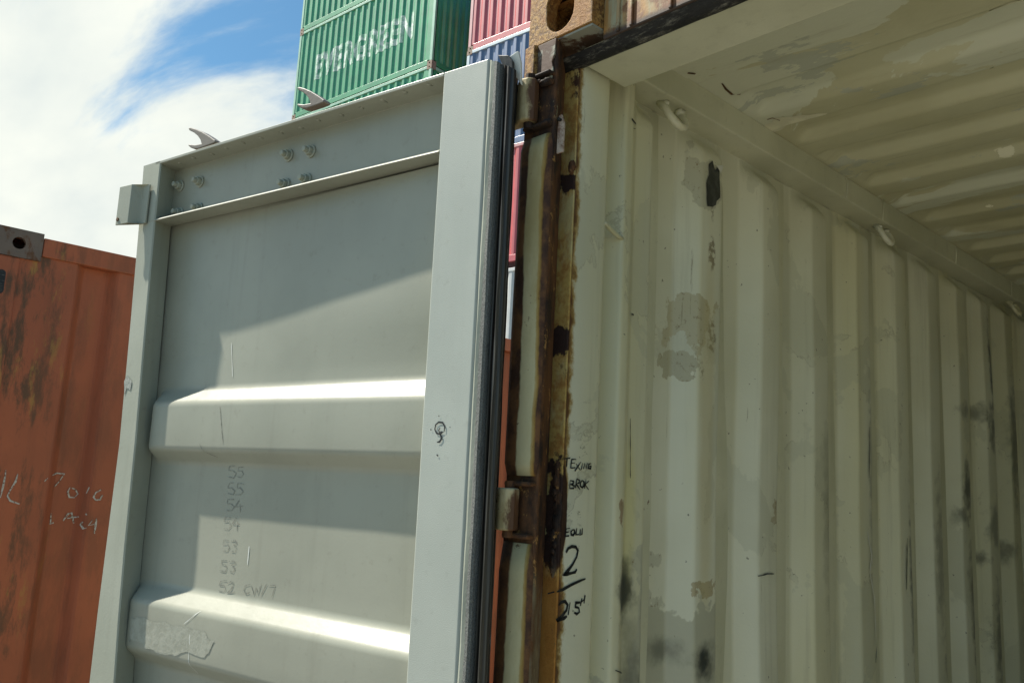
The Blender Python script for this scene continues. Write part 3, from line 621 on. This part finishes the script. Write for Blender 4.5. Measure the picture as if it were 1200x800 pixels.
for lt, wd in [(l_, 0.0044) for l_ in letters]+[(l_, 0.0062) for l_ in big]:
    m = MB()
    for s_ in lt: ribbon([postp(cp(*q)[0]+4.5, cp(*q)[1]) for q in s_], wd, m, None, None, fnp)
    m.build('pen_letter', M['marker_ink'], box, fix=False)
m = MB()
rnd = random.Random(3)
for (x0, x1, y0_, y1_, n_) in ((385, 402, 262, 320, 16), (345, 368, 235, 300, 16), (384, 400, 395, 450, 10), (395, 425, 0, 50, 12), (290, 330, 720, 790, 12)):   # older, mostly rubbed out pen marks
    for k in range(n_):
        a = (rnd.uniform(x0, x1), rnd.uniform(y0_, y1_)); b2 = (a[0]+rnd.uniform(-7, 7), a[1]+rnd.uniform(-9, 9))
        ribbon([postp(*cp(*a)), postp(*cp(*b2))], 0.0009, m, None, None, fnp)
m.build('faded_pen_marks', M['marker_ink'], box, fix=False)['kind'] = 'stuff'

# ================================================================== THE DOOR (part of the container)
DA, LEANA = 0.1768, 0.0098
rotm = Matrix.Rotation(math.pi+DA, 3, 'Z') @ Matrix.Rotation(-LEANA, 3, 'X')
D0 = Vector((-0.01275, -0.08592, 2.42676)); TZ = 2.42676
dloc = D0 - rotm @ Vector((0, 0, TZ))
door = empty('door', dloc, rotm.to_euler(), box); door['label'] = 'grey ribbed steel door swung fully open, seen from its inner side'
DI = rotm.inverted()
dn = rotm @ Vector((0, 1, 0))
def dp(px, py, n_=0.0):
    P = dloc + rotm @ Vector((0, n_, TZ)); q = DI @ (hit(px, py, P, dn)-dloc); return (q.x, q.z)
DP = 0.060; W = 1.133
# sheet with its horizontal ribs
rprof = [(0.20, -DP)]
for zc in (0.35, 0.815, 1.28, 1.745):
    rprof += [(zc-0.085, -DP), (zc-0.055, -0.026), (zc+0.055, -0.026), (zc+0.092, -DP)]
rprof += [(2.262, -DP)]
RF = fillet(rprof, 0.010, 5); s_cols = [0.095+0.055*i for i in range(17)] + [0.99, 1.0, 1.01, 1.02, 1.026, 1.032, 1.038, 1.044, 1.05, 1.058, 1.095]
RF2 = []
for a, b_ in zip(RF, RF[1:]):
    n_ = max(1, int((b_[0]-a[0])/0.03))
    for k in range(n_): RF2.append((a[0]+(b_[0]-a[0])*k/n_, a[1]+(b_[1]-a[1])*k/n_))
RF2.append(RF[-1])
def sheet_n(s, z, base):
    k = max(0.0, min(1.0, (1.050-s)/0.030)); k = k*k*(3-2*k)
    return -DP + (base+DP)*k + (0.028*(1-s/1.06)-0.010)*max(0, min(1, (z-1.86)*8)) + noise.noise(Vector((s*2.1, z*2.6, 5)))*0.0020 + noise.noise(Vector((s*6, z*8, 2)))*0.0005
pf = lerp_profile(RF2)
MB().grid(len(s_cols), len(RF2), lambda i, j: (s_cols[i], sheet_n(s_cols[i], RF2[j][0], RF2[j][1]), RF2[j][0])).build('door_panel', DOOR, door, smooth=True, fix=False)
# back sheet so that the door is closed from behind
m = MB(); m.box((0.0, -DP-0.006, 0.16), (W, -DP-0.003, TZ)); m.build('outer_sheet', DOOR, door)
# stiles
m = MB(); m.prism([(0.000, -0.058), (0.000, -0.004), (0.004, 0.0), (0.1095, 0.0), (0.1125, -0.003), (0.1125, -0.058)], lambda u, v, t: (u, v, t), 0.155, TZ); m.build('hinge_stile', STILE, door, bevel=0.0012)
m = MB(); zz_ = [0.155, 1.10, 1.30, 1.45, 1.70, 2.0, 2.25, TZ]
inn = [1.000, 1.006, 1.022, 1.030, 1.036, 1.052, 1.064, 1.068]; outw = [1.118, 1.118, 1.118, 1.115, 1.110, 1.124, 1.138, 1.150]
def lst(i, j):
    a, b_ = inn[i], outw[i]; c_ = [(a+0.018, -0.058), (a, -0.003), (a+0.003, 0.0), (b_-0.004, 0.0), (b_, -0.004), (b_, -0.058)][j]; return (c_[0], c_[1], zz_[i])
m.grid(len(zz_), 6, lst); m.f.append(list(range(6))); m.m.append(0); m.f.append([6*(len(zz_)-1)+k for k in range(6)]); m.m.append(0); m.build('free_stile', EDGEP, door)
# top rail channel: web and two flanges
m = MB(); m.prism([(-0.058, 2.268), (0.0, 2.265), (0.0012, 2.2662), (-0.0035, 2.2712), (-0.054, 2.273), (-0.054, 2.418), (0.0, 2.420), (0.0, TZ), (-0.058, TZ)], lambda u, v, t: (t, u, v), 0.1115, 1.090)
m.build('top_rail', DOOR, door, bevel=0.001)
m = MB(); m.prism([(-0.058, 0.155), (0.0, 0.155), (0.0, 0.26), (-0.004, 0.264), (-0.058, 0.268)], lambda u, v, t: (t, u, v), 0.113, 1.0); m.build('bottom_rail', DOOR, door, bevel=0.001)
# worn bright top edge
for k in range(14):
    s = 0.16+k*0.066; blob((s, -0.012-0.02*rnd.random(), 2.4195), (0.006, 0.008, 0.0022), k*1.7, 'weld_spatter', DOOR, door, 1, 0.8)
# hinge edge rubber
GZ0, GZ1 = 0.16, 2.405
def gprof(pts, mat, name, closed=True):
    m = MB(); n_ = 46
    def fn(i, j):
        z = GZ0+(GZ1-GZ0)*i/n_; u, v = pts[j]; d = noise.noise(Vector((z*9, j*0.7, 3)))*0.0012
        zt = z + (1.0 if i == n_ else 0.0)*(0.020+u*0.55)
        return (u+d, v+d*0.8, zt)
    m.grid(n_+1, len(pts), fn); m.f.append([n_*len(pts)+j for j in range(len(pts))]); m.m.append(0)
    return m.build(name, mat, door, smooth=False)
gprof([(-0.0005, -0.05), (-0.0005, -0.002), (-0.004, -0.0005), (-0.011, -0.002), (-0.012, -0.05)], EDGEP, 'edge_strip')
gprof([(-0.0125, -0.05), (-0.0125, 0.000), (-0.0160, 0.0055), (-0.0235, 0.0065), (-0.0275, 0.003), (-0.0290, -0.008), (-0.0300, -0.05)], M['rubber_grey'], 'gasket_lip')
gprof([(-0.0305, -0.05), (-0.0310, -0.012), (-0.0335, -0.002), (-0.0365, -0.001), (-0.0385, -0.010), (-0.0415, -0.011), (-0.0430, 0.000), (-0.0465, 0.0012), (-0.0490, -0.004), (-0.0530, -0.007), (-0.0545, -0.012), (-0.0460, -0.024), (-0.0300, -0.045), (-0.0250, -0.056)], M['rubber_black'], 'gasket')
# torn end of the rubber standing up at the top
m = MB(); tp = [dp(x_, y_, -0.02) for x_, y_ in [(586, 66), (594, 70), (601, 66), (609, 61), (610, 72), (607, 97), (602, 88), (594, 78)]]
m.prism(tp, lambda u, v, t: (u, t+0.25*(v-2.42), v), -0.024, -0.018); m.build('torn_gasket', M['sticker_edge'], door, bevel=0.001)
m = MB(); tp = [dp(x_, y_, -0.02) for x_, y_ in [(588, 68), (600, 68), (604, 74), (604, 90), (596, 88)]]
m.prism(tp, lambda u, v, t: (u, t+0.1*(v-2.42), v), -0.016, -0.009); m.build('torn_gasket', M['rubber_black'], door, bevel=0.001)
# bolts of the lock bar brackets
for s, z in ((1.051, 2.372), (0.965, 2.369), (0.623, 2.374), (0.546, 2.369), (0.625, 2.304), (0.552, 2.303), (0.957, 2.297), (1.040, 2.297)):
    m = MB(); m.tube([(s, -0.0538, z), (s, -0.050, z)], 0.0155, 14); m.tube([(s, -0.050, z), (s, -0.040, z)], 0.0115, 6); m.tube([(s, -0.040, z), (s, -0.030, z)], [0.0075, 0.0065], 10)
    m.build('bolt', EDGEP, door, bevel=0.0015)
# bent keeper plate on the free edge
kp = [(1.094, 0.003), (1.126, 0.003), (1.137, 0.026), (1.190, 0.029)]; th = 0.0045
outl = kp + [(u, v+th) for u, v in kp[::-1]]
m = MB(); m.prism(outl, lambda u, v, t: (u, v, t), 2.262, 2.366); m.build('edge_keeper', EDGEP, door, bevel=0.0012)
MB().tube([(1.181, 0.0325, 2.276), (1.181, 0.0355, 2.276)], 0.005, 8).build('keeper_rivet', M['rust_mark'], door)
# lock bars on the far face, each with a horned cam at its head
horn = [(558,116),(572,112),(606,122),(644,138),(690,166),(726,192),(724,206),(690,220),(655,232),(618,244),(590,245),(572,238),(556,224),(562,217),(600,221),(640,214),(634,190),(616,164),(592,144),(564,130)]
for ox, oy in ((0, 0), (127.5, -47)):
    pts = [dp(120+x_/5.333+ox, 130+y_/5.333+oy, -0.086) for x_, y_ in horn]
    m = MB(); m.prism(pts, lambda u, v, t: (u, t, v), -0.097, -0.075); m.build('lock_cam', ZINC, door, bevel=0.002)
    s_ = sum(p[0] for p in pts[5:9])/4
    MB().tube([(s_, -0.086, 0.12), (s_, -0.086, 2.468)], 0.017, 14).build('lock_bar', ZINC, door, smooth=True)
    for zb in (0.35, 1.0, 1.7, 2.335):
        m = MB(); m.box((s_-0.06, -0.071, zb-0.05), (s_+0.06, -0.066, zb+0.05)); m.tube([(s_, -0.086, zb-0.03), (s_, -0.086, zb+0.03)], 0.026, 12); m.build('bar_bracket', ZINC, door)
# pen sign on the hinge stile
S2 = 4.0
def sg(x_, y_): return dp(470+x_/S2, 440+y_/S2, 0.0)
m = MB(); fd = lambda s, z: (s, 0.0012, z)
for st in ([(204,262),(206,236),(196,220),(178,218),(164,230),(160,252),(168,270),(186,274),(200,262)], [(184,244),(178,256),(182,268),(192,262)], [(180,272),(190,284),(190,298),(182,310),(170,312)], [(179,186),(179,192)], [(140,250),(143,256)], [(230,240),(233,244)], [(169,369),(175,377)]):
    ribbon([sg(*q) for q in st], 0.0036, MB(), None, None, fd).build('pen_stroke', M['marker_ink'], door, fix=False)
# faint pencil numbers on the ribbed sheet
D5 = {'5': [[(9,0),(2,0),(1,5),(6,5),(9,9),(6,14),(0,13)]], '4': [[(5,0),(0,8),(9,8)], [(7,4),(6,15)]], '3': [[(0,1),(6,0),(8,3),(3,6),(8,9),(6,14),(0,13)]], '2': [[(0,3),(4,0),(8,3),(5,9),(0,14),(9,14)]],
      'C': [[(8,2),(3,2),(0,8),(3,13),(8,12)]], 'W': [[(0,1),(2,13),(5,5),(8,13),(11,0)]], '7': [[(0,1),(8,0),(4,15)]], 'L': [[(1,0),(0,14)]], '/': [[(8,0),(0,14)]]}
def psurf(s, z): return (s, sheet_n(s, z, pf(z))+0.0008, z)
m = MB()
for txt, x_, y_, sz in (('55', 267, 546, 0.95), ('55', 266, 566, 0.95), ('54', 265, 585, 0.95), ('54', 262, 606, 0.95), ('53', 260, 632, 0.95), ('53', 258, 656, 0.95), ('52', 256, 680, 0.95), ('CW/7', 285, 683, 0.95)):
    cx_ = x_
    for ch_ in txt:
        m = MB()
        for st in D5[ch_]:
            q = [(cx_+u*sz+rnd.uniform(-0.9, 0.9), y_+v*sz+(cx_-x_)*0.06+rnd.uniform(-0.9, 0.9)) for u, v in st]
            ribbon([dp(a, b_, -DP) for a, b_ in q], 0.0026, m, None, None, psurf)
        m.build('pencil_figure', M['pencil'], door, fix=False); cx_ += 10.5*sz
for st in ([(272, 478), (274, 505), (276, 522)], [(248, 520), (252, 530), (262, 536)]): ribbon([dp(a, b_, -DP) for a, b_ in st], 0.0022, MB(), None, None, psurf).build('pencil_line', M['pencil'], door, fix=False)
m = MB()
for st, wd in (([(283, 640), (281, 662)], 0.0035), ([(229, 742), (226, 790)], 0.0025), ([(262, 400), (264, 440)], 0.002), ([(222, 730), (240, 715)], 0.002)):
    ribbon([dp(a, b_, -0.04) for a, b_ in st], wd, MB(), None, None, psurf).build('paint_scratch', M['sticker_edge'], door, fix=False)
flake([dp(*q, -0.026) for q in [(146, 722), (170, 724), (205, 733), (236, 738), (252, 752), (240, 770), (212, 764), (190, 768), (160, 752), (145, 748)]], 'blistered_paint', M['blistered'], door, psurf, [z for z, n_ in RF2 if 1.2 < z < 1.4], 1, 0.010)
# torn paint on the free stile
flake([dp(*q, 0.0) for q in [(146, 447), (150, 440), (155, 448), (153, 457), (149, 455), (146, 462)]], 'paint_scar', M['weld_grey'], door, lambda s, z: (s, 0.0012, z), (), 0, 0.003)

# ================================================================== NEIGHBOUR AND YARD CONTAINERS
CACHE = {}
def part(name, key, mk, mat, parent, loc=(0, 0, 0), bevel=0, smooth=False):
    me = CACHE.get(key)
    if me is None:
        me = mk().mesh(name, smooth); me.materials.append(mat); CACHE[key] = me
    o = bpy.data.objects.new(name, me); COL.objects.link(o); o.parent = parent; o.location = loc
    o.material_slots[0].link = 'OBJECT'; o.material_slots[0].material = mat
    if bevel:
        md = o.modifiers.new('bevel', 'BEVEL'); md.width = bevel; md.segments = 2; md.limit_method = 'ANGLE'
    return o
def corr(Lh, pitch=0.278, start=0.325, a=0.072, s=0.068, d=0.040):
    if pitch == 0.278: a, s, d = 0.095, 0.040, 0.046
    P = [(0.10, 0.0)]; u = start if pitch == 0.278 else 0.20
    while u+a+2*s < Lh-0.14:
        P += [(u, 0.0), (u+s, -d), (u+s+a, -d), (u+2*s+a, 0.0)]; u += pitch
    P.append((Lh-0.10, 0.0)); return fillet(P, 0.012, 2)
def yard_box(name, loc, rz, H, body, rail, cast, label, group=None, L_=6.058, W_=2.438, pitch=0.278, post=None):
    """local x along the long side (0..L), y outward depth (0 = near long side, W = far side), z up"""
    t = empty(name, loc, (0, 0, rz)); tag(t, label, 'container', group)
    post = post or rail
    z0, z1 = 0.16, H-0.09
    cp_ = corr(L_, pitch); ce = corr(W_, 0.24)
    part('side_panel', ('sp', H, L_, pitch), lambda: MB().grid(len(cp_), 2, lambda i, j: (cp_[i][0], 0.012-cp_[i][1], (z0, z1)[j]), flip=True), body, t)
    part('side_panel', ('sq', H, L_, pitch), lambda: MB().grid(len(cp_), 2, lambda i, j: (cp_[i][0], W_-0.012+cp_[i][1], (z0, z1)[j])), body, t)
    part('end_panel', ('ep', H, L_), lambda: MB().grid(len(ce), 2, lambda i, j: (L_-0.02+ce[i][1], ce[i][0], (z0, z1)[j])), body, t)
    part('end_panel', ('eq', H), lambda: MB().grid(len(ce), 2, lambda i, j: (0.02-ce[i][1], ce[i][0], (z0, z1)[j])), body, t)
    part('roof', ('rf', L_), lambda: MB().box((0.05, 0.05, -0.03), (L_-0.05, W_-0.05, -0.012)), body, t, (0, 0, H))
    part('floor', ('fl', L_), lambda: MB().box((0.05, 0.05, 0.10), (L_-0.05, W_-0.05, 0.14)), body, t)
    for y_ in (0, W_-0.06):
        part('top_rail', ('tr', L_), lambda: MB().box((0.178, 0, -0.095), (L_-0.178, 0.06, -0.015)), rail, t, (0, y_, H), 0.004)
        part('bottom_rail', ('br', L_), lambda: MB().box((0.178, 0, 0.012), (L_-0.178, 0.06, 0.165)), body, t, (0, y_, 0), 0.004)
        for x_ in (0, L_-0.10): part('corner_post', ('cp', H), lambda: MB().box((0, 0, 0.118), (0.10, 0.06, H-0.118)), post, t, (x_, y_, 0), 0.008)
    for x_ in (0, L_-0.06):
        part('end_rail', ('er',), lambda: MB().box((0, 0.162, -0.10), (0.06, W_-0.162, -0.012)), rail, t, (x_, 0, H), 0.004)
        part('end_rail', ('es',), lambda: MB().box((0, 0.162, 0.012), (0.06, W_-0.162, 0.165)), body, t, (x_, 0, 0), 0.004)
    for x_, fx in ((-0.003, 0), (L_-0.175, 1)):
        for y_ in (-0.003, W_-0.159):
            for z_ in (0, H-0.118):
                key = ('cc',)
                if key not in CACHE:
                    o = casting(t, cast, 'corner_casting', 0, 0, 0, 0.178, 0.162, 0.118, cx=0.089, cz=0.059, hw=0.0255, hh=0.0255+0.0, t=0.02, bevel=0)
                    # lay the oblong on its side: wide 79, high 51
                    CACHE[key] = o.data; o.location = (x_, y_, z_)
                else:
                    o = bpy.data.objects.new('corner_casting', CACHE[key]); COL.objects.link(o); o.parent = t; o.location = (x_, y_, z_)
                o.material_slots[0].link = 'OBJECT'; o.material_slots[0].material = cast
    return t

# neighbour on the left: its long side faces +X, its near end is level with ours
# local x -> world +Y, local y (depth) -> world -X
ob = yard_box('shipping_container', (-2.80, -0.25, 0), R(90), 2.591, ORANGE, ORANGE, OCAST, 'rust streaked orange shipping container beside the grey open door, at the left edge', pitch=0.278)
# chalk marks on its side
def ch_surf(y, z):
    u = y+0.25; c_ = lerp_profile(corr(6.058))(u); return (u, 0.012-c_-0.003, z)
S3 = 7.27
def chp(x_, y_): q = hit(x_/S3, 530+y_/S3, (-2.80-0.012, 0, 0), (1, 0, 0)); return (q.y, q.z)
m = MB()
for st in ([(48,150),(40,215),(24,290),(0,385)], [(150,180),(130,250),(85,320),(62,370),(85,410),(165,438)], [(375,245),(408,218)], [(460,195),(510,178),(576,184),(540,240),(488,296)],
           [(625,300),(606,340),(620,384),(660,386),(690,355),(672,318),(640,305)], [(765,295),(742,355)], [(862,315),(815,340),(795,380),(815,405),(850,400),(872,360)],
           [(462,520),(456,612),(486,602)], [(566,585),(612,525),(640,518),(655,606)], [(600,565),(690,550)], [(735,520),(740,532)], [(712,590),(700,615),(715,650),(738,640)], [(790,570),(752,620),(806,608)], [(822,555),(802,690)]):
    ribbon([chp(*q) for q in st], 0.008, MB(), None, None, ch_surf).build('chalk_stroke', M['chalk'], ob, fix=False)
# yellow wear drips and lashing slot in the front post
m = MB(); m.prism([(0.040+0.016*math.cos(a), 2.36+(0.034 if math.sin(a) > 0 else -0.034)+0.016*math.sin(a)) for a in [2*math.pi*k/20 for k in range(20)]], lambda u, v, t: (u, t, v), -0.0012, 0.004)
m.build('lashing_slot', M['black_seam'], ob)

# the two far stacks, six and more high
base = Vector((-22.14, 11.237, 0)); ang = math.atan2(0.59, 6.26)
dirv = Vector((math.cos(ang), math.sin(ang), 0))
hs = [1.295, 2.591, 2.896, 2.896, 2.896, 2.896, 2.896]; zlev = [0.0]
for h_ in hs: zlev.append(zlev[-1]+h_)
GL = 'green containers of the far left stack'; RL = 'containers of the far right stack'
hid = 'container low in the far yard stacks, hidden behind the open door and the orange container'
left = [(0, GREEN, GREENR, hid), (1, GREEN, GREENR, hid), (2, GREEN, GREENR, hid), (3, GREEN, GREENR, hid), (4, GREEN, GREENR, 'green container of the far stack, only its pale top edge showing over the door'),
        (5, GREEN, GREENR, 'green corrugated container with white lettering, high in the far stack'), (6, GREEN, GREENR, 'topmost green container, stacked on the green one with white lettering')]
for i, bd, rl, lb in left:
    p_ = base + dirv*(0.0 if i != 6 else -0.01); H_ = hs[i]
    c_ = yard_box('shipping_container', (p_.x, p_.y, zlev[i]), ang, H_, bd, rl, BROWNC, lb, 'hidden lower containers of the far stacks' if lb == hid else GL, L_=6.20, pitch=0.29, post=GREENR)
    if i == 5: ev = c_
right = [(0, SILV, SILV, hid), (1, SILV, SILV, hid), (2, SILV, SILV, 'silver container in the far stack, in the narrow gap above the orange container'), (3, RED, REDR, 'red container under the blue one, seen in the narrow gap beside the door rubber'),
         (4, BLUE, BLUER, 'blue container with pale edges under the upper red one in the far stack'), (5, RED, REDR, 'red corrugated container at the top of the picture, on the blue one'), (6, RED, REDR, hid)]
for i, bd, rl, lb in right:
    if i == 6: continue
    p_ = base + dirv*7.41 + Vector((0, 0.02*i, 0)); H_ = hs[i]
    yard_box('shipping_container', (p_.x, p_.y, zlev[i]+(0.09 if i > 2 else 0)*0), ang, H_-(0.14 if i == 2 else 0), bd, rl, BROWNC, lb, 'hidden lower containers of the far stacks' if lb == hid else RL, L_=6.08, pitch=0.29, post=rl)

# EVERGREEN lettering follows the corrugation of the green side panel
cu = bpy.data.curves.new('lettering', 'FONT'); cu.body = 'EVERGREEN'; cu.size = 1.05; cu.resolution_u = 3; cu.space_character = 1.1
cu.offset = 0.05
to = bpy.data.objects.new('lettering_tmp', cu); COL.objects.link(to); bpy.context.view_layer.update()
dg = bpy.context.evaluated_depsgraph_get(); me = bpy.data.meshes.new_from_object(to.evaluated_get(dg)); bpy.data.objects.remove(to)
bm = bmesh.new(); bm.from_mesh(me)
minx = min(v.co.x for v in bm.verts); maxx = max(v.co.x for v in bm.verts); T0, T1 = 0.95, 5.35
for v in bm.verts: v.co.x = T0+(v.co.x-minx)*(T1-T0)/(maxx-minx); v.co.z = 0
bmesh.ops.triangulate(bm, faces=bm.faces)
cp2 = corr(6.20, 0.29); cf = lerp_profile(cp2)
for u, v_ in cp2:
    if T0 < u < T1: bmesh.ops.bisect_plane(bm, geom=bm.verts[:]+bm.edges[:]+bm.faces[:], plane_co=(u, 0, 0), plane_no=(1, 0, 0))
for v in bm.verts:
    x_, z_ = v.co.x, v.co.y; v.co = Vector((x_, 0.012-cf(x_)-0.005, 1.08+z_))
bm.to_mesh(me); bm.free(); me.materials.clear(); me.materials.append(M['white_letter'])
o = bpy.data.objects.new('lettering', me); COL.objects.link(o); o.parent = ev
m = MB(); m.box((5.60, 0.003, 2.20), (5.72, 0.009, 2.40)); m.build('label_plate', M['mustard_label'], ev)
